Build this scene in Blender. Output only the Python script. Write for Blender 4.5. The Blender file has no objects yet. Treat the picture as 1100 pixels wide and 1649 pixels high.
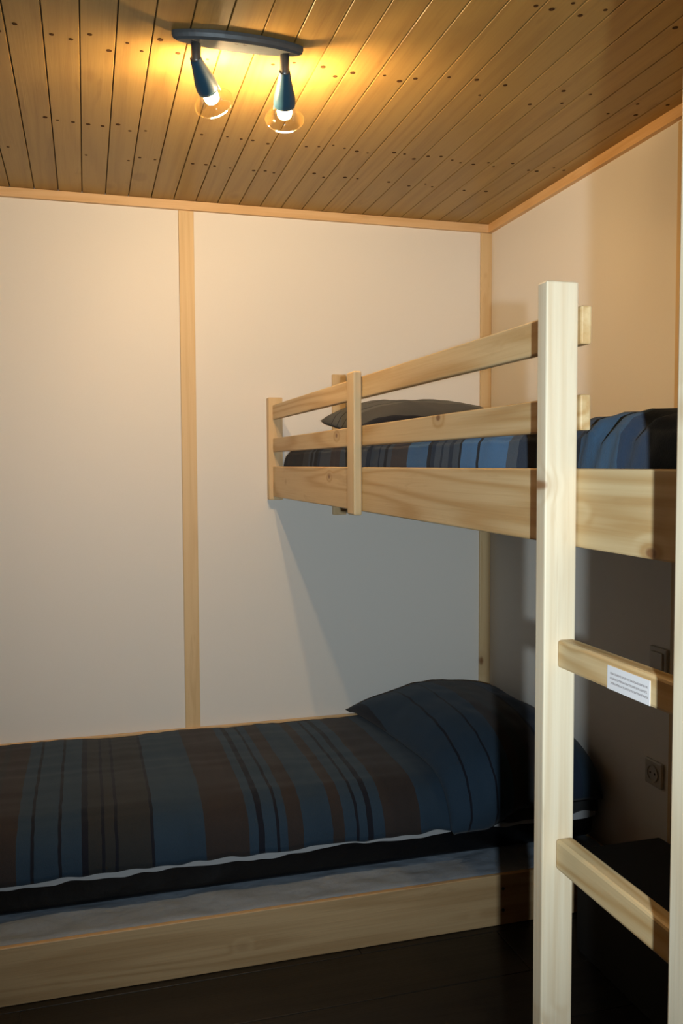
import bpy, bmesh, math, random
from mathutils import Vector, Matrix, noise

S = bpy.context.scene
COL = S.collection
random.seed(7)

# ------------------------------------------------------------------ camera
YAW, PIT, ROL, FPX, HC = .2828, .0543, -.0045, 1413.35, 1.25
fw = Vector((math.sin(YAW)*math.cos(PIT), math.cos(YAW)*math.cos(PIT), -math.sin(PIT)))
r0 = Vector((math.cos(YAW), -math.sin(YAW), 0)); u0 = r0.cross(fw)
rv = math.cos(ROL)*r0 + math.sin(ROL)*u0
uv = -math.sin(ROL)*r0 + math.cos(ROL)*u0
cd = bpy.data.cameras.new('camera'); cam = bpy.data.objects.new('camera', cd); COL.objects.link(cam)
cam.matrix_world = Matrix(((rv.x, uv.x, -fw.x, 0), (rv.y, uv.y, -fw.y, 0), (rv.z, uv.z, -fw.z, HC), (0, 0, 0, 1)))
cd.sensor_fit = 'VERTICAL'; cd.sensor_height = 24; cd.lens = 24*FPX/1649; cd.clip_start = .02
S.camera = cam

# ------------------------------------------------------------------ world, lights, exposure
w = bpy.data.worlds.new('world'); S.world = w; w.use_nodes = True
w.node_tree.nodes['Background'].inputs[0].default_value = (.55, .68, .85, 1)
w.node_tree.nodes['Background'].inputs[1].default_value = .03
FLASH_W, FLASH_C = 126, (.85, .965, 1.0)          # the photographer's flash, right beside the lens
ld = bpy.data.lights.new('camera_flash', 'SPOT'); ld.energy = FLASH_W; ld.color = FLASH_C
ld.spot_size = math.radians(86); ld.spot_blend = 1.0; ld.shadow_soft_size = .012
lo = bpy.data.objects.new('camera_flash', ld); COL.objects.link(lo); lo.location = (-.02, -.28, 1.245)
lo.rotation_euler = (fw+Vector((0, 0, .06))).to_track_quat('-Z', 'Y').to_euler()
BULB = 1300; BULB_C = (1.0, .68, .35)           # the two bulbs of the ceiling lamp (emission of the bulb itself)
S.view_settings.view_transform = 'Standard'; S.view_settings.look = 'None'
S.view_settings.gamma = 1; S.view_settings.use_curve_mapping = False; S.view_settings.exposure = 0
S.cycles.max_bounces = 10; S.cycles.diffuse_bounces = 6; S.cycles.transparent_max_bounces = 16
S.cycles.caustics_reflective = False; S.cycles.caustics_refractive = False

# ------------------------------------------------------------------ material helpers
def newmat(name):
    m = bpy.data.materials.new(name); m.use_nodes = True
    nt = m.node_tree; return m, nt, nt.nodes['Principled BSDF']
def N(nt, t, **kw):
    n = nt.nodes.new(t)
    for k, v in kw.items(): setattr(n, k, v)
    return n
def setin(n, i, v, nt):
    if hasattr(v, 'links') or isinstance(v, bpy.types.NodeSocket): nt.links.new(v, n.inputs[i])
    else: n.inputs[i].default_value = v
def math_(nt, op, a, b=None, c=None, clamp=False):
    n = N(nt, 'ShaderNodeMath', operation=op, use_clamp=clamp)
    setin(n, 0, a, nt)
    if b is not None: setin(n, 1, b, nt)
    if c is not None: setin(n, 2, c, nt)
    return n.outputs[0]
def vmath(nt, op, a, b):
    n = N(nt, 'ShaderNodeVectorMath', operation=op); setin(n, 0, a, nt); setin(n, 1, b, nt); return n.outputs[0]
def mixc(nt, f, a, b, bt='MIX'):
    n = N(nt, 'ShaderNodeMix', data_type='RGBA', blend_type=bt)
    setin(n, 0, f, nt); setin(n, 6, a, nt); setin(n, 7, b, nt); return n.outputs[2]
def noise_(nt, vec, scale, detail=2, rough=.5, dist=0):
    n = N(nt, 'ShaderNodeTexNoise'); nt.links.new(vec, n.inputs['Vector'])
    n.inputs['Scale'].default_value = scale; n.inputs['Detail'].default_value = detail
    n.inputs['Roughness'].default_value = rough; n.inputs['Distortion'].default_value = dist
    return n.outputs[0]
def sstep(nt, x, a, b):
    n = N(nt, 'ShaderNodeMapRange', interpolation_type='SMOOTHSTEP'); setin(n, 0, x, nt)
    n.inputs[1].default_value = a; n.inputs[2].default_value = b; return n.outputs[0]
def bump(nt, bsdf, h, dist, strength=1):
    b = N(nt, 'ShaderNodeBump'); b.inputs['Strength'].default_value = strength; b.inputs['Distance'].default_value = dist
    nt.links.new(h, b.inputs['Height']); nt.links.new(b.outputs[0], bsdf.inputs['Normal'])
def c4(c): return (c[0], c[1], c[2], 1)
def lin(r, g, b):
    f = lambda v: (v/255/12.92 if v/255 <= .04045 else ((v/255+.055)/1.055)**2.4)
    return (f(r), f(g), f(b))

def pine(name, base, dark, knot, axis, ring=9, knots=6.0, rough=.5, contrast=.5, var=.12, along=.07, depth=None, cross=1):
    m, nt, b = newmat(name)
    tc = N(nt, 'ShaderNodeTexCoord').outputs['Object']
    rnd = N(nt, 'ShaderNodeObjectInfo').outputs['Random']
    off = N(nt, 'ShaderNodeCombineXYZ')
    for i, k in enumerate((37.3, 71.1, 53.7)): nt.links.new(math_(nt, 'MULTIPLY', rnd, k), off.inputs[i])
    v = vmath(nt, 'ADD', tc, off.outputs[0])
    sc = [1, 1, 1]; sc[axis] = along
    p = vmath(nt, 'MULTIPLY', v, tuple(sc))
    sk = [1, 1, 1]; sk[axis] = .6
    if depth is None: depth = (axis+1) % 3 if axis != 1 else 0
    sk[3-axis-depth] = cross
    sk[depth] = .08
    vo = N(nt, 'ShaderNodeTexVoronoi', feature='F1'); vo.inputs['Scale'].default_value = knots
    nt.links.new(vmath(nt, 'MULTIPLY', v, tuple(sk)), vo.inputs['Vector'])
    d = vo.outputs['Distance']
    bend = math_(nt, 'MULTIPLY', sstep(nt, d, .22, .0), .11)
    fld = math_(nt, 'ADD', noise_(nt, p, ring, 1.5, .45), bend)
    rings = math_(nt, 'MULTIPLY_ADD', math_(nt, 'SINE', math_(nt, 'MULTIPLY', fld, 62)), .5, .5)
    rings = math_(nt, 'POWER', rings, 2.2)
    ss = [1, 1, 1]; ss[axis] = .02
    streak = noise_(nt, vmath(nt, 'MULTIPLY', v, tuple(ss)), 190, 2, .6)
    wide = noise_(nt, p, 14, 2, .5)
    f = math_(nt, 'MULTIPLY', rings, contrast)
    f = math_(nt, 'ADD', f, math_(nt, 'MULTIPLY', sstep(nt, streak, .4, .75), .28))
    f = math_(nt, 'ADD', f, math_(nt, 'MULTIPLY_ADD', wide, .7, -.35), clamp=True)
    col = mixc(nt, f, c4(base), c4(dark))
    col = mixc(nt, math_(nt, 'MULTIPLY', sstep(nt, d, .17, .04), .4), col, c4(tuple(.55*x+.45*y for x, y in zip(dark, knot))))
    sepc = N(nt, 'ShaderNodeSeparateColor'); nt.links.new(vo.outputs['Color'], sepc.inputs[0])
    kd = math_(nt, 'SUBTRACT', d, math_(nt, 'MULTIPLY', sepc.outputs[0], .045))
    col = mixc(nt, math_(nt, 'MULTIPLY', sstep(nt, kd, .040, .012), .9), col, c4(knot))
    st = [1, 1, 1]; st[axis] = .16
    res = noise_(nt, vmath(nt, 'MULTIPLY', v, tuple(st)), 24, 3, .6, .6)
    col = mixc(nt, math_(nt, 'MULTIPLY', sstep(nt, res, .60, .72), .38), col, c4(tuple(.8*x+.2*y for x, y in zip(dark, knot))))
    val = math_(nt, 'MULTIPLY_ADD', rnd, var, 1-var/2)
    col = mixc(nt, 1.0, col, N(nt, 'ShaderNodeCombineColor').outputs[0], 'MULTIPLY')
    cc = nt.nodes[-1] if False else [n for n in nt.nodes if n.bl_idname == 'ShaderNodeCombineColor'][0]
    for i in range(3): nt.links.new(val, cc.inputs[i])
    nt.links.new(col, b.inputs['Base Color'])
    b.inputs['Roughness'].default_value = rough; b.inputs['Specular IOR Level'].default_value = .35
    bump(nt, b, streak, .0006, .5)
    return m

def plain(name, col, rough=.5, metal=0, spec=.5, nscale=0, namp=0, bdist=0):
    m, nt, b = newmat(name)
    b.inputs['Base Color'].default_value = c4(col); b.inputs['Roughness'].default_value = rough
    b.inputs['Metallic'].default_value = metal; b.inputs['Specular IOR Level'].default_value = spec
    if nscale:
        tc = N(nt, 'ShaderNodeTexCoord').outputs['Object']
        n = noise_(nt, tc, nscale, 3, .6)
        if namp:
            nt.links.new(mixc(nt, n, c4(tuple(c*(1-namp) for c in col)), c4(tuple(min(1, c*(1+namp)) for c in col))), b.inputs['Base Color'])
        if bdist: bump(nt, b, n, bdist)
    return m

def striped(name, axis, stops, rough=.85, skew=0, skew_axis=1):
    """cloth with woven stripes across one object axis: stops = [(start, colour)...]"""
    m, nt, b = newmat(name)
    tc = N(nt, 'ShaderNodeTexCoord').outputs['Object']
    sp = N(nt, 'ShaderNodeSeparateXYZ'); nt.links.new(tc, sp.inputs[0])
    wob = math_(nt, 'MULTIPLY_ADD', noise_(nt, tc, 14, 2), .008, -.004)
    x = math_(nt, 'ADD', sp.outputs[axis], wob)
    if skew: x = math_(nt, 'MULTIPLY_ADD', sp.outputs[skew_axis], skew, x)
    lo_, hi_ = stops[0][0]-.01, stops[-1][0]+.01
    fac = N(nt, 'ShaderNodeMapRange'); nt.links.new(x, fac.inputs[0])
    fac.inputs[1].default_value = lo_; fac.inputs[2].default_value = hi_
    out = None
    for k in range(0, len(stops), 28):
        ch = stops[k:k+28]
        r = N(nt, 'ShaderNodeValToRGB'); r.color_ramp.interpolation = 'CONSTANT'
        nt.links.new(fac.outputs[0], r.inputs[0])
        e = r.color_ramp.elements
        while len(e) < len(ch): e.new(.5)
        ps = [(p-lo_)/(hi_-lo_) for p, _ in ch]
        for el, pp in zip(e, ps): el.position = pp
        for i, (_, c) in enumerate(ch): e[i].color = c4(c)
        if out is None: out = r.outputs[0]
        else: out = mixc(nt, math_(nt, 'GREATER_THAN', fac.outputs[0], ps[0]), out, r.outputs[0])
    sc = [220, 220, 220]; sc[axis] = 900
    wv = noise_(nt, vmath(nt, 'MULTIPLY', tc, tuple(sc)), 1, 2, .7)
    big = noise_(nt, tc, 9, 3)
    out = mixc(nt, 1.0, out, mixc(nt, math_(nt, 'MULTIPLY_ADD', big, .5, math_(nt, 'MULTIPLY', wv, .5)), (.62, .62, .62, 1), (1.25, 1.25, 1.25, 1)), 'MULTIPLY')
    nt.links.new(out, b.inputs['Base Color'])
    b.inputs['Roughness'].default_value = rough; b.inputs['Specular IOR Level'].default_value = .15
    b.inputs['Sheen Weight'].default_value = .08
    bump(nt, b, wv, .0012, .6)
    return m

PB, PD, PK = (.64, .48, .265), (.50, .315, .135), (.20, .085, .03)
pineX = pine('pine_x', PB, PD, PK, 0, depth=1)
pineY = pine('pine_y', PB, PD, PK, 1, contrast=.8, depth=0, knots=8)
pineZ = pine('pine_z', (.68, .59, .44), (.56, .435, .28), (.26, .12, .045), 2, contrast=.45, depth=1, knots=11, cross=.42)
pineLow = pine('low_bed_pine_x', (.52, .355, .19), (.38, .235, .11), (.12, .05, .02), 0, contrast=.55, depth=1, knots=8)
darkwall = plain('bounce_cut_wall', (.16, .13, .11), .7)  # for the unseen walls, coloured dark to cut bounced light
trimX = pine('trim_pine_x', (.74, .50, .27), (.62, .37, .16), PK, 0, contrast=.35, knots=4, depth=1)
trimY = pine('trim_pine_y', (.72, .46, .22), (.60, .33, .12), PK, 1, contrast=.35, knots=4, depth=0)
trimZ = pine('trim_pine_z', (.68, .50, .28), (.58, .39, .19), PK, 2, contrast=.35, knots=4, depth=1)
ceilM = pine('ceiling_pine', (.36, .222, .062), (.25, .132, .032), (.11, .045, .014), 1, ring=7, knots=5, depth=2, contrast=.36, rough=.42, var=.16, along=.05)
wallM = plain('white_wall_panel', (.79, .76, .715), .55, spec=.3, nscale=500, namp=.02, bdist=.0002)
backing = plain('dark_groove', (.06, .035, .015), .8)
nailM = plain('rusty_nail', (.06, .028, .010), .8, spec=.1)
floorM = pine('dark_laminate', (.014, .011, .008), (.008, .006, .0045), (.006, .004, .003), 0, ring=8, contrast=.6, rough=.45)
jointM = plain('floor_joint', (.03, .025, .02), .7)

# ------------------------------------------------------------------ geometry helpers
def box(bm, x0, x1, y0, y1, z0, z1, bev=0.0, seg=2):
    r = bmesh.ops.create_cube(bm, size=1)
    vs = r['verts']
    for v in vs:
        v.co = Vector(((x0+x1)/2+v.co.x*(x1-x0), (y0+y1)/2+v.co.y*(y1-y0), (z0+z1)/2+v.co.z*(z1-z0)))
    if bev:
        es = list({e for v in vs for e in v.link_edges})
        bmesh.ops.bevel(bm, geom=es, offset=bev, segments=seg, affect='EDGES', profile=.5)
def lathe(bm, prof, n=24, M=Matrix.Identity(4), close=False):
    rings = []
    for r, z in prof:
        rings.append([bm.verts.new(M @ Vector((r*math.cos(2*math.pi*i/n), r*math.sin(2*math.pi*i/n), z))) for i in range(n)])
    for a, b_ in zip(rings, rings[1:]):
        for i in range(n): bm.faces.new((a[i], a[(i+1) % n], b_[(i+1) % n], b_[i]))
    if close:
        bm.faces.new(rings[0][::-1]); bm.faces.new(rings[-1])
def tube(bm, pts, r, n=8):
    rings = []
    for i, p in enumerate(pts):
        p = Vector(p); t = (Vector(pts[min(i+1, len(pts)-1)])-Vector(pts[max(i-1, 0)])).normalized()
        a = t.orthogonal().normalized(); b_ = t.cross(a)
        rings.append([bm.verts.new(p+r*(a*math.cos(2*math.pi*k/n)+b_*math.sin(2*math.pi*k/n))) for k in range(n)])
    for a, b_ in zip(rings, rings[1:]):
        for i in range(n): bm.faces.new((a[i], a[(i+1) % n], b_[(i+1) % n], b_[i]))
    bm.faces.new(rings[0][::-1]); bm.faces.new(rings[-1])
def grid(bm, nu, nv, f, wrap=False):
    g = [[bm.verts.new(f(i/nu, j/nv)) for j in range(nv+1)] for i in range(nu+1)]
    for i in range(nu):
        for j in range(nv): bm.faces.new((g[i][j], g[i+1][j], g[i+1][j+1], g[i][j+1]))
    return g
def obj(name, bm, m, parent=None, at=None, smooth=False, bevmod=0):
    """links one mesh object; the bmesh is in room coordinates; 'at' = its origin for a top-level thing"""
    o0 = Vector(at) if at else (parent.matrix_world.translation if parent and not at else Vector((0, 0, 0)))
    if parent: 
        q = parent; o0 = Vector((0, 0, 0))
        while q: o0 = o0+q.location; q = q.parent
    bmesh.ops.recalc_face_normals(bm, faces=bm.faces[:])
    for v in bm.verts: v.co = v.co-o0
    me = bpy.data.meshes.new(name); bm.to_mesh(me); bm.free()
    me.materials.append(m)
    if smooth:
        for p in me.polygons: p.use_smooth = True
    o = bpy.data.objects.new(name, me); COL.objects.link(o)
    if parent: o.parent = parent
    else: o.location = o0
    return o
def bobj(name, m, parent, x0, x1, y0, y1, z0, z1, bev=.0025, at=None):
    bm = bmesh.new(); box(bm, x0, x1, y0, y1, z0, z1, bev); return obj(name, bm, m, parent, at)
def tag(o, label, cat, group=None):
    o['label'] = label; o['category'] = cat
    if group: o['group'] = group
    return o
def thing(name, loc, label, cat, group=None):
    o = bpy.data.objects.new(name, None); COL.objects.link(o); o.location = loc; o.empty_display_size = .1
    return tag(o, label, cat, group)
def struct(o): o['kind'] = 'structure'; return o

# ------------------------------------------------------------------ the room
XL, XR, YB, YF = -.75, 1.461, 3.025, -1.30
SL = .0125
def zc(y): return 2.132+SL*(YB-y)

# floor: dark laminate planks on a slab
fl = struct(bobj('floor', jointM, None, XL-.05, XR+.05, YF-.05, YB+.05, -.06, -.004, 0, at=(0, 0, 0)))
pw, pl = .19, 1.2
k = 0; y = 1.89-17*pw
pmesh = {}
while y < YB:
    a, b_ = max(y, YF), min(y+pw, YB)
    if b_-a > .02:
        xs = .652-(k % 3)*.41-2*pl
        while xs < XR:
            x0, x1 = max(xs, XL), min(xs+pl, XR)
            if x1-x0 > .02: bobj('floor_plank', floorM, fl, x0+.0012, x1-.0012, a+.0012, b_-.0012, -.006, 0, .0012)
            xs += pl
    y += pw; k += 1

# ceiling: pine boards side by side, V-grooved
bm = bmesh.new(); box(bm, XL-.05, XR+.05, YF-.05, YB+.05, 0, .05)
for v in bm.verts: v.co.z += zc(v.co.y)+.0095
cl = struct(obj('ceiling', bm, backing))
pitch, L = .0731, YB-YF
me = None
i0 = math.ceil((XL-.005)/pitch)-1
for i in range(i0, 21):
    x0 = .005+i*pitch
    if x0+pitch > XR+.03 or x0+pitch < XL: continue
    if me is None:
        prof = [(-.0353, .0095), (-.0353, .0012), (-.0344, 0), (.0344, 0), (.0353, .0012), (.0353, .0095)]
        bm = bmesh.new(); n = 8
        rg = [[bm.verts.new((px, -L*t/n, pz+SL*L*t/n)) for px, pz in prof] for t in range(n+1)]
        for a, b_ in zip(rg, rg[1:]):
            for j in range(5): bm.faces.new((a[j], a[j+1], b_[j+1], b_[j]))
        bm.faces.new(rg[0][::-1]); bm.faces.new(rg[-1])
        bmesh.ops.recalc_face_normals(bm, faces=bm.faces[:])
        me = bpy.data.meshes.new('board'); bm.to_mesh(me); bm.free(); me.materials.append(ceilM)
    o = bpy.data.objects.new('board', me); COL.objects.link(o); o.parent = cl
    o.location = (x0+pitch/2, YB, zc(YB))
bm = bmesh.new()
for i in range(i0+1, 20):
    for yy in (2.66, 2.43, 1.95, 1.59, 1.2):
        for s in (.018, .055):
            if random.random() < .3: continue
            x = .005+i*pitch+s+random.uniform(-.006, .006); yn = yy+random.uniform(-.022, .022)+(.05 if s > .03 and yy == 1.95 else 0)
            r = random.uniform(.0040, .0072)
            lathe(bm, [(r, zc(yn)+.001), (r*.9, zc(yn)-.0006), (0.0004, zc(yn)-.0008)], 8, Matrix.Translation((x, yn, 0)))
nl = obj('nail', bm, nailM, cl); nl['kind'] = 'stuff'

# walls, with panels whose joints the battens cover
H = 2.25
def wall(name, x0, x1, y0, y1, panels, m=None):
    m = m or wallM
    wl = struct(bobj(name, m, None, x0, x1, y0, y1, -.05, H, 0, at=(0, 0, 0)))
    for p in panels: bobj('wall_panel', m, wl, *p, .001)
    return wl
T = .006
wall('wall_back', XL-.1, XR+.1, YB+T, YB+.1, [(XL, .3375, YB, YB+T, 0, 2.131), (.3385, XR-.001, YB, YB+T, 0, 2.131)])
wall('wall_right', XR+T, XR+.1, YF-.1, YB+T, [(XR, XR+T, 1.905, YB-.001, 0, 2.131), (XR, XR+T, .705, 1.904, 0, 2.144), (XR, XR+T, YF, .615, 0, 2.158)])
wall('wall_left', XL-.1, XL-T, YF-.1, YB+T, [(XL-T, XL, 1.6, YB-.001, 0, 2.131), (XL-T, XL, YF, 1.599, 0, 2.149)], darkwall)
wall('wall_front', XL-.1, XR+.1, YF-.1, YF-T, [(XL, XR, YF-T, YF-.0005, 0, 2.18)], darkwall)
struct(bobj('wall_alcove', wallM, None, .549, XR-.001, .62, .695, 0, 2.155, .001, at=(.55, .65, 0)))
# battens and mouldings
tn = [0]
def trim(m, *b, bev=.002):
    tn[0] += 1
    return struct(bobj('trim_%d' % tn[0], m, None, *b, bev, at=((b[0]+b[1])/2, (b[2]+b[3])/2, (b[4]+b[5])/2)))
trim(trimZ, .313, .364, YB-.009, YB, 0, 2.1015)                    # joint batten, back wall
trim(trimZ, 1.418, XR, YB-.012, YB, 0, 2.1015)                     # corner batten
trim(trimX, XL, XR, YB-.016, YB, 2.102, 2.132)                     # under the ceiling, back wall
def sloped(m, x0, x1, ya, yb, dz0, dz1):
    tn[0] += 1
    bm = bmesh.new(); box(bm, x0, x1, ya, yb, 0, 1, 0)
    for v in bm.verts: v.co.z = zc(v.co.y)+(dz0 if v.co.z < .5 else dz1)
    return struct(obj('trim_%d' % tn[0], bm, m, at=((x0+x1)/2, (ya+yb)/2, 2.12)))
sloped(trimY, XR-.016, XR, .70, YB-.016, -.030, 0)                 # under the ceiling, right wall
sloped(trimY, XL, XL+.016, YF, YB-.016, -.030, 0)
trim(trimZ, XR-.010, XR, 1.875, 1.935, 0, 2.108)                   # joint batten, right wall
trim(pineZ, .53, .5485, .612, .703, 0, 2.155, bev=.003)            # upright on the edge of the partition by the ladder
trim(trimX, XL, .96, YB-.02, YB-.0095, .322, .345)                 # thin strip along the wall behind the low bed

# ------------------------------------------------------------------ bunk bed
bk = thing('bunk_bed', (.62, 1.86, 0), 'raised pine bunk bed with guard rails, ladder rungs and an upright post', 'bed')
ZT, ZB = 1.243, 1.139
bobj('side_rail', pineY, bk, .621, .640, .703, 2.984, ZB, ZT)
bobj('rear_rail', pineY, bk, 1.425, 1.444, .703, 3.005, ZB, ZT)
bobj('end_rail', pineX, bk, .641, 1.424, 2.986, 3.005, ZB, ZT)
bobj('end_rail', pineX, bk, .641, 1.424, .705, .724, ZB, ZT)
for yy in [.80+.225*i for i in range(10)]: bobj('slat', pineX, bk, .641, 1.424, yy, yy+.07, 1.150, 1.166)
bobj('guard_rail', pineY, bk, .6215, .637, 1.018, 2.984, 1.405, 1.455)
bobj('guard_rail', pineY, bk, .6215, .637, 1.018, 2.984, 1.293, 1.340)
bobj('post', trimZ, bk, .607, .657, 2.985, 3.020, 1.128, 1.481, .003)
bobj('post', trimZ, bk, .600, .6205, 1.961, 2.017, 1.130, 1.467, .004)
bobj('post', pineZ, bk, .573, .6195, 1.022, 1.046, 0, 1.485, .0022)
bobj('post', trimZ, bk, .843, .893, 3.0065, 3.022, 1.07, 1.568, .003)
for z0, z1 in ((.981, 1.018), (.709, .750)):
    rg = bobj('rung', pineY, bk, .592, .617, .704, 1.0215, z0, z1, .004)
    if z0 > .9: rung = rg
# printed notice stuck on the upper rung: three lines too small to read
m, nt, b = newmat('printed_notice')
tc = N(nt, 'ShaderNodeTexCoord').outputs['Generated']; sp = N(nt, 'ShaderNodeSeparateXYZ'); nt.links.new(tc, sp.inputs[0])
yy, zz = sp.outputs[1], sp.outputs[2]
rows = None
for z0, a, c in ((.70, .05, .93), (.49, .06, .94), (.29, .04, .92)):
    band = math_(nt, 'LESS_THAN', math_(nt, 'ABSOLUTE', math_(nt, 'SUBTRACT', zz, z0)), .045)
    band = math_(nt, 'MULTIPLY', band, math_(nt, 'MULTIPLY', math_(nt, 'GREATER_THAN', yy, a), math_(nt, 'LESS_THAN', yy, c)))
    rows = band if rows is None else math_(nt, 'ADD', rows, band)
cv = N(nt, 'ShaderNodeCombineXYZ'); nt.links.new(math_(nt, 'MULTIPLY', yy, 26), cv.inputs[0]); nt.links.new(math_(nt, 'MULTIPLY', zz, 12), cv.inputs[1])
brk = sstep(nt, noise_(nt, cv.outputs[0], 2, 2), .38, .5)
nt.links.new(mixc(nt, math_(nt, 'MULTIPLY', math_(nt, 'MULTIPLY', rows, brk), .62), (.80, .80, .84, 1), (.16, .13, .15, 1)), b.inputs['Base Color'])
b.inputs['Roughness'].default_value = .4
st = bobj('sticker', m, rung, .5912, .5921, .8215, .9035, .9825, 1.0105, 0); st['label'] = 'white notice with three lines of small print'

# ------------------------------------------------------------------ cloth of both beds
BL, BB, NN, KK, GG, NV = (.032, .066, .115), (.085, .20, .38), (.075, .058, .055), (.008, .010, .018), (.075, .095, .125), (.018, .032, .062)
NG = (.060, .062, .064)
LN, LG, LB = (.030, .0245, .0245), (.024, .026, .028), (.021, .042, .070)  # darker stripe tones; the low bed's dimmer light is put into these colours
# upper bunk: mattress + blanket
um = bmesh.new(); box(um, .672, 1.40, .77, 2.94, 1.1665, 1.270, .03, 3)
tag(obj('mattress', um, plain('dark_ticking', (.012, .013, .018), .7), at=(1.03, 1.85, 1.1665), smooth=True), 'dark mattress inside the raised bunk, under the striped blanket', 'mattress')
oy = 1.85
ust = [(.60, NV), (.95, NV), (.965, BL), (1.062, KK), (1.070, NV), (1.09, KK), (1.10, NV), (1.15, BL), (1.18, NV), (1.242, GG), (1.262, NG), (1.266, GG), (1.279, BB), (1.318, KK), (1.326, BB),
       (1.381, KK), (1.389, BB), (1.451, KK), (1.462, GG), (1.495, NV), (1.507, KK), (1.515, GG), (1.540, NV), (1.546, GG), (1.579, NV), (1.600, KK), (1.615, BB), (1.732, NN),
       (1.838, GG), (1.862, KK), (1.885, GG), (1.905, NV), (1.915, GG), (1.945, KK), (1.950, GG), (1.973, NV), (2.009, GG), (2.053, NG), (2.118, KK), (2.13, GG), (2.243, NN), (2.336, GG), (2.45, NV),
       (2.475, KK), (2.51, GG), (2.53, KK), (2.56, GG), (2.59, NG), (2.66, LN), (2.76, LG), (2.80, LN), (2.87, KK), (3.0, NV)]
ub = striped('bunk_blanket_cloth', 1, [(p-oy, c) for p, c in ust])
def upper_prof(t):   # front hem -> over the top -> wall side; (x, z)
    P = [(.648, 1.19), (.647, 1.25), (.652, 1.285), (.668, 1.303), (.70, 1.312), (.90, 1.322), (1.10, 1.322), (1.36, 1.312), (1.405, 1.30), (1.418, 1.27), (1.419, 1.20)]
    s = t*(len(P)-1); i = min(int(s), len(P)-2); f = s-i
    return (P[i][0]*(1-f)+P[i+1][0]*f, P[i][1]*(1-f)+P[i+1][1]*f)
def fu(u, v):
    y = .735+u*(2.975-.735)
    x, z = upper_prof(v)
    n = noise.noise(Vector((x*3, y*9, z*4)))*.006+noise.noise(Vector((x*8, y*24, z*9)))*.003
    z += n*.8; x -= max(0, n)*.4 if v < .3 else 0
    # both ends turn down
    for e in (u, 1-u):
        if e < .05: z = 1.19+(z-1.19)*math.sqrt(max(0, 1-(1-e/.05)**2))*1.0
    # bunched folds near the foot
    k = math.exp(-((y-1.0)/.09)**2)
    z += k*.010*math.sin(y*95+x*14); 
    if v < .35: x -= k*.006*(1+math.sin(y*170+z*40))*.5
    return Vector((x, y, z))
bm = bmesh.new(); grid(bm, 260, 40, fu)
o = tag(obj('blanket', bm, ub, at=(1.03, oy, 1.19), smooth=True), 'blue, grey and brown striped blanket on the raised bunk behind the guard rails', 'blanket', )
sm = o.modifiers.new('thick', 'SOLIDIFY'); sm.thickness = .004; sm.offset = -1
# upper pillow
def cushion(bm, nu, nv, base, T, pu=3.2, pv=3.2, e=.62, lump=.01, seed=0, under=.004):
    """closed pillow on a base surface: base(u,v)->(point, normal)"""
    top = []; bot = []
    for i in range(nu+1):
        ra = []; rb = []
        for j in range(nv+1):
            u, v = i/nu, j/nv
            p, n = base(u, v)
            a = max(0, 1-abs(2*u-1)**pu); c = max(0, 1-abs(2*v-1)**pv)
            h = T*(a**e)*(c**e)
            nz = noise.noise(Vector((u*4+seed, v*4, seed)))*lump+noise.noise(Vector((u*13+seed, v*11, seed)))*lump*.35
            h2 = h+nz*min(1, h/T*2)
            edge = i in (0, nu) or j in (0, nv)
            ra.append(bm.verts.new(p+n*(under+.012+max(0, h2))))
            rb.append(ra[-1] if edge else bm.verts.new(p+n*under*(1 if h > .01 else 1)))
        top.append(ra); bot.append(rb)
    for i in range(nu):
        for j in range(nv):
            bm.faces.new((top[i][j], top[i+1][j], top[i+1][j+1], top[i][j+1]))
            q = [bot[i][j], bot[i][j+1], bot[i+1][j+1], bot[i+1][j]]
            try: bm.faces.new(q)
            except ValueError: pass
PG = (.105, .112, .115)
pst = [(-.4, KK), (-.215, NG), (-.12, PG), (-.075, KK), (-.068, PG), (-.02, KK), (-.012, PG), (.05, KK), (.057, PG), (.2, NN)]
def ubase(u, v):
    x = .775+u*.59; y = 2.50+v*.46
    return Vector((x, y+.04*(u-.5), 1.326+.06*v)), Vector((0, -.25, 1)).normalized()
bm = bmesh.new(); cushion(bm, 40, 30, ubase, .088, seed=3)
tag(obj('pillow', bm, striped('bunk_pillow_cloth', 1, pst), at=(1.03, 2.73, 1.33), smooth=True), 'grey striped pillow on the raised bunk, seen over its middle guard rail', 'pillow')

# ------------------------------------------------------------------ low bed along the back wall
BX0, BX1 = -.60, 1.445
lb = thing('low_bed', (.42, 2.56, 0), 'low pine bed frame on the dark floor along the back wall', 'bed')
bobj('front_rail', pineLow, lb, BX0, BX1, 2.1035, 2.1175, 0.001, .140, .002)
bobj('back_rail', pineX, lb, BX0, BX1, 2.98, 3.0, 0.001, .120, .002)
bobj('end_rail', pineY, lb, BX0, BX0+.02, 2.118, 2.979, 0.001, .124, .002)
bobj('end_rail', pineY, lb, BX1-.02, BX1, 2.118, 2.979, 0.001, .124, .002)
for i in range(9): bobj('slat', pineY, lb, BX0+.1+i*.215, BX0+.17+i*.215, 2.126, 2.979, .075, .090, .002)
for z in (.042, .102):
    bm = bmesh.new(); lathe(bm, [(.0045, 0), (.0045, .002), (.003, .003), (.0002, .003)], 10, Matrix.Translation((1.062, 2.1035, z)) @ Matrix.Rotation(math.pi/2, 4, 'X'))
    obj('bolt', bm, plain('black_bolt%d' % int(z*1000), (.02, .02, .02), .4), lb)
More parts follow.
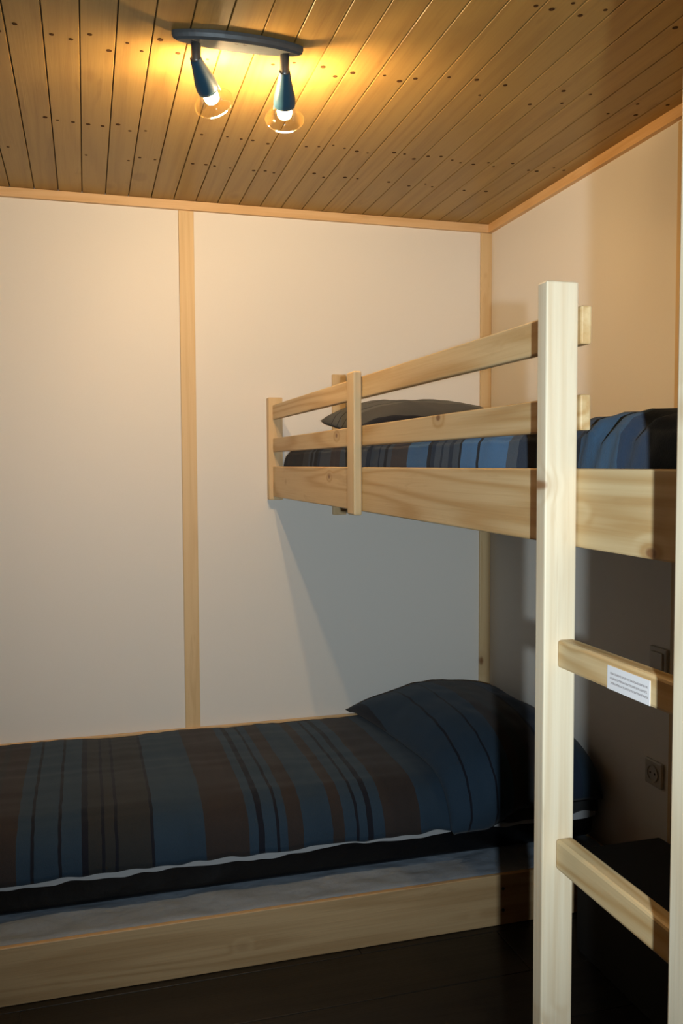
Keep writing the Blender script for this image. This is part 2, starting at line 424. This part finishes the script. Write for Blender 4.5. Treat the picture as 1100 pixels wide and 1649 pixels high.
# pale grey sleeping base inside the frame
def fb(u, v):
    P = [(2.1185, .095), (2.119, .131), (2.127, .136), (2.30, .134), (2.60, .134), (2.96, .134), (2.977, .128), (2.978, .095)]
    s = v*(len(P)-1); i = min(int(s), len(P)-2); f = s-i
    y = P[i][0]*(1-f)+P[i+1][0]*f; z = P[i][1]*(1-f)+P[i+1][1]*f
    x = BX0+.022+u*(BX1-BX0-.044)
    if 2.13 < y < 2.29: z += .010*noise.noise(Vector((x*9+y*12, y*26, 1)))+.002*noise.noise(Vector((x*30-y*20, y*40, 4)))-.001
    z = min(z, .1375)
    return Vector((x, y, z))
bm = bmesh.new(); g = grid(bm, 220, 56, fb)
bm.faces.new([g[i][0] for i in range(221)]+[g[i][-1] for i in range(220, -1, -1)])
greyM = plain('grey_cover', (.22, .27, .34), .5, spec=.4, nscale=30, namp=.12, bdist=.003)
tag(obj('base_cushion', bm, greyM, at=(.42, 2.55, .095), smooth=True), 'pale grey crinkled base showing between the pine rail and the black mattress', 'cushion')
# black mattress
bm = bmesh.new(); box(bm, BX0+.025, BX1-.01, 2.250, 2.985, .1385, .300, .022, 3)
tag(obj('mattress', bm, plain('black_vinyl', (.003, .003, .004), .30, spec=.35, nscale=26, bdist=.0025), at=(.42, 2.6, .1385), smooth=True), 'black mattress of the low bed, its shiny side below the white sheet', 'mattress')
# profile of the made bed: wall -> front edge -> hem   (y, z)
PR = [(2.997, .20), (2.996, .305), (2.985, .332), (2.93, .343), (2.75, .350), (2.55, .350), (2.42, .347), (2.34, .341), (2.292, .325), (2.266, .302), (2.252, .272), (2.246, .240), (2.2445, .212)]
def arc(P):
    d = [0]
    for a, b_ in zip(P, P[1:]): d.append(d[-1]+math.dist(a, b_))
    return d
AR = arc(PR)
def pr(s):
    s = max(0, min(AR[-1]-1e-6, s)); i = max(k for k in range(len(AR)-1) if AR[k] <= s)
    f = (s-AR[i])/(AR[i+1]-AR[i])
    q = (Vector(PR[i])*(1-f)+Vector(PR[i+1])*f); t = (Vector(PR[i+1])-Vector(PR[i])).normalized()
    return q, Vector((t.y, -t.x))   # outward normal
def prn(s):
    n = sum((pr(s+d)[1] for d in (-.03, -.015, 0, .015, .03)), Vector((0, 0))).normalized()
    return pr(s)[0], n
def bedcloth(x0, x1, off, hem, nu, nv, seed, amp):
    def f(u, v):
        x = x0+u*(x1-x0)
        q, n = prn(v*AR[-1])
        hm = hem+.011*noise.noise(Vector((x*5, seed+.3, 0)))+.007*noise.noise(Vector((x*19, seed+.6, 3)))
        a = amp*(noise.noise(Vector((x*5, q.x*3.5, seed)))*.9+noise.noise(Vector((x*26, q.x*5, seed+2)))*.38+noise.noise(Vector((x*3, q.x*34, seed+4)))*.30)
        p = q+n*(off+a)
        z = p.y
        if v > .9: z = z-(v-.9)/.1*(.212-hm) if hm < .212 else z+(v-.9)/.1*(hm-.212)
        if v < .15: z = max(z, .2)
        return Vector((x, min(p.x, 3.0035), z))
    bm = bmesh.new(); grid(bm, nu, nv, f); return bm
o = obj('sheet', bedcloth(BX0+.02, BX1-.012, .002, .209, 200, 40, 11, .0015), plain('white_sheet', (.33, .34, .36), .8, spec=.2), at=(.42, 2.6, .2), smooth=True)
tag(o, 'white sheet edge peeking out below the striped blanket of the low bed', 'sheet')
ox = .42
lst = [(-.62, LN), (-.5, LB), (-.45, KK), (-.44, LB), (-.36, LN), (-.26, LG), (-.245, LN), (-.187, LB), (-.153, KK), (-.148, LB), (-.089, KK), (-.085, LB), (-.029, KK), (-.020, LG), (.018, KK), (.022, LG), (.052, KK), (.055, LG), (.087, KK), (.092, LG),
       (.137, KK), (.146, LB), (.275, LN), (.386, LB), (.416, KK), (.431, LB), (.462, KK), (.467, LB), (.497, LN), (.532, LB), (.621, LN), (.652, LB), (.684, KK), (.689, LB), (.715, KK), (.728, LB), (.760, LN), (.868, LB), (.99, KK), (1.0, LB), (1.1, LN), (1.25, LG), (1.44, LG)]
o = obj('blanket', bedcloth(BX0+.02, BX1-.012, .016, .225, 300, 60, 5, .009), striped('low_blanket_cloth', 0, [(p-ox, c) for p, c in lst]), at=(ox, 2.6, .2), smooth=True)
sm = o.modifiers.new('thick', 'SOLIDIFY'); sm.thickness = .004; sm.offset = -1
tag(o, 'dark blue and brown striped blanket spread on the low bed', 'blanket')
# low pillow, hanging a little over the front edge
S0, S1 = AR[2]+.0, AR[-1]-.004
def lbase(u, v):
    q, n = prn(S0+v*(S1-.042*min(1, max(0, (u-.22)/.2))-S0))
    x = .885+u*(1.438-.885)+.07*v*(1-u)
    return Vector((x, q.x, q.y)), Vector((0, n.x, n.y))
bm = bmesh.new(); cushion(bm, 60, 60, lbase, .118, pu=2.6, pv=3.0, e=.70, lump=.012, seed=8, under=.027)
px = 1.16
lps = [(.7, KK), (.915, LB), (1.00, KK), (1.006, LB), (1.075, KK), (1.081, LB), (1.135, LN), (1.17, LG), (1.2, LN), (1.25, KK), (1.26, NV), (1.36, LB), (1.44, NV)]
o = obj('pillow', bm, striped('low_pillow_cloth', 0, [(p-px, c) for p, c in lps], skew=.0), at=(px, 2.65, .35), smooth=True)
tag(o, 'plump blue striped pillow on the low bed below the bunk', 'pillow')

# black chest below the bunk
ch = thing('storage_chest', (1.31, 1.5, 0), 'low black chest standing under the bunk by the right wall', 'chest')
blk = plain('black_board', (.010, .010, .010), .6)
bobj('body', blk, ch, 1.19, 1.435, 1.10, 1.945, 0, .235, .004)
bobj('lid', blk, ch, 1.18, 1.440, 1.09, 1.95, .236, .262, .006)

# ------------------------------------------------------------------ switch and socket on the right wall
wp = plain('pale_plastic', (.52, .48, .42), .4)
sw = thing('light_switch', (XR, 1.985, .725), 'square pale light switch on the right wall above the socket', 'switch')
bobj('plate', wp, sw, XR-.010, XR-.0002, 1.948, 2.022, .690, .760, .004)
bobj('rocker', wp, sw, XR-.015, XR-.0105, 1.960, 2.010, .702, .748, .002)
so = thing('wall_socket', (XR, 1.997, .415), 'pale wall socket with a round dark recess low on the right wall', 'socket')
bobj('plate', wp, so, XR-.010, XR-.0002, 1.962, 2.034, .380, .450, .004)
RM = Matrix.Translation((XR-.010, 1.998, .415)) @ Matrix.Rotation(-math.pi/2, 4, 'Y')
bm = bmesh.new(); lathe(bm, [(.024, 0), (.024, .004), (.020, .004), (.019, .0008), (.0002, .0008)], 24, RM)
obj('recess', bm, wp, so)
for dy in (-.0095, .0095):
    bm = bmesh.new(); lathe(bm, [(.003, .0008), (.003, .0014), (.0002, .0014)], 10, RM @ Matrix.Translation((0, dy, 0)))
    obj('hole', bm, nailM, so)

# ------------------------------------------------------------------ ceiling lamp
zl = zc(1.885)
lamp = thing('ceiling_lamp', (.327, 1.885, zl), 'two-armed grey ceiling lamp with blue holders and lit clear glass bells', 'lamp')
greyP = plain('grey_metal', (.10, .115, .13), .38, metal=.35, nscale=60, namp=.1)
steel = plain('steel_stem', (.23, .23, .23), .35, metal=.7)
blueP = plain('blue_holder', (.020, .078, .140), .45)
bm = bmesh.new()
n = 40; rows = []
for dz, sc in ((0, 1.0), (-.007, 1.0), (-.014, .93), (-.018, .72)):
    row = []
    for i in range(n):
        a = 2*math.pi*i/n
        x = math.copysign(abs(math.cos(a))**.75, math.cos(a))*.140
        wd = .030*(1-.35*(abs(x)/.140)**2)
        yv_ = math.sin(a)*wd
        row.append(bm.verts.new((.327+x*(sc*.25+.75 if sc < 1 else 1), 1.885+yv_*sc, zl-.0005+dz)))
    rows.append(row)
for a, b_ in zip(rows, rows[1:]):
    for i in range(n): bm.faces.new((a[i], a[(i+1) % n], b_[(i+1) % n], b_[i]))
bm.faces.new(rows[0]); bm.faces.new(rows[-1][::-1])
obj('mounting_plate', bm, greyP, lamp, smooth=False)
for dx in (-.012, .006):
    bobj('screw', nailM, lamp, .327+dx, .327+dx+.009, 1.868, 1.872, zl-.0185, zl-.0152, .0008)
# clear glass: see-through with a fresnel gloss
gm = bpy.data.materials.new('clear_glass'); gm.use_nodes = True; nt = gm.node_tree
for n_ in list(nt.nodes): nt.nodes.remove(n_)
out = N(nt, 'ShaderNodeOutputMaterial'); mx = N(nt, 'ShaderNodeMixShader'); tr = N(nt, 'ShaderNodeBsdfTransparent'); gl = N(nt, 'ShaderNodeBsdfGlossy')
fr = N(nt, 'ShaderNodeFresnel'); fr.inputs[0].default_value = 1.45; gl.inputs['Roughness'].default_value = .08
tr.inputs[0].default_value = (.97, .95, .90, 1)
nt.links.new(math_(nt, 'MULTIPLY_ADD', fr.outputs[0], .5, .015), mx.inputs[0]); nt.links.new(tr.outputs[0], mx.inputs[1]); nt.links.new(gl.outputs[0], mx.inputs[2]); nt.links.new(mx.outputs[0], out.inputs[0])
bmh = bpy.data.materials.new('lit_bulb'); bmh.use_nodes = True; nt = bmh.node_tree
for n_ in list(nt.nodes): nt.nodes.remove(n_)
out = N(nt, 'ShaderNodeOutputMaterial'); em = N(nt, 'ShaderNodeEmission'); em.inputs[0].default_value = c4(BULB_C); em.inputs[1].default_value = BULB
nt.links.new(em.outputs[0], out.inputs[0])
wire = plain('dark_clip', (.06, .035, .02), .5, metal=.6)
for (sx, tilt, azi, slen) in ((.238, 66, 62, .036), (.427, 60, 78, .042)):
    base = Vector((sx, 1.893, zl-.017))
    bm = bmesh.new(); lathe(bm, [(.0105, .002), (.0105, -slen), (.0095, -slen-.004)], 20, Matrix.Translation(base), True)
    obj('stem', bm, steel, lamp, smooth=True)
    p = base+Vector((0, 0, -slen+.002))
    ax = Vector((math.sin(math.radians(tilt))*math.cos(math.radians(azi)), math.sin(math.radians(tilt))*math.sin(math.radians(azi)), -math.cos(math.radians(tilt))))
    M = Matrix.Translation(p) @ ax.to_track_quat('Z', 'Y').to_matrix().to_4x4() @ Matrix.Diagonal((1, 1, .98, 1))
    bm = bmesh.new()
    lathe(bm, [(.0118, -.006), (.0128, .0), (.0145, .012), (.019, .036), (.0235, .058), (.0245, .070), (.0240, .078), (.0205, .079), (.018, .070), (.010, .040), (.0005, .038)], 28, M)
    obj('bulb_holder', bm, blueP, lamp, smooth=True)
    bm = bmesh.new()
    pf = [(.0205, .0775), (.0235, .083), (.025, .092), (.0265, .102), (.031, .109), (.040, .1145), (.0445, .116)]
    lathe(bm, pf+[(.0445, .1172), (.040, .1158), (.030, .1105), (.0252, .1028), (.0238, .092), (.0222, .083), (.0193, .0777)], 40, M)
    obj('glass_bell', bm, gm, lamp, smooth=True)
    bm = bmesh.new()
    lathe(bm, [(.0004, .0725), (.009, .0725), (.0132, .077), (.0145, .084), (.0165, .099), (.0148, .107), (.009, .113), (.0004, .114)], 20, M)
    obj('bulb', bm, bmh, lamp, smooth=True)
    for k in range(3):
        bm = bmesh.new()
        a = math.radians(20+120*k)
        d = Vector((math.cos(a), math.sin(a), 0))
        tube(bm, [M @ (d*.0215+Vector((0, 0, .068))), M @ (d*.0248+Vector((0, 0, .080))), M @ (d*.0262+Vector((0, 0, .094))), M @ (d*.0255+Vector((0, 0, .098)))], .0011, 6)
        obj('spring_clip', bm, wire, lamp)
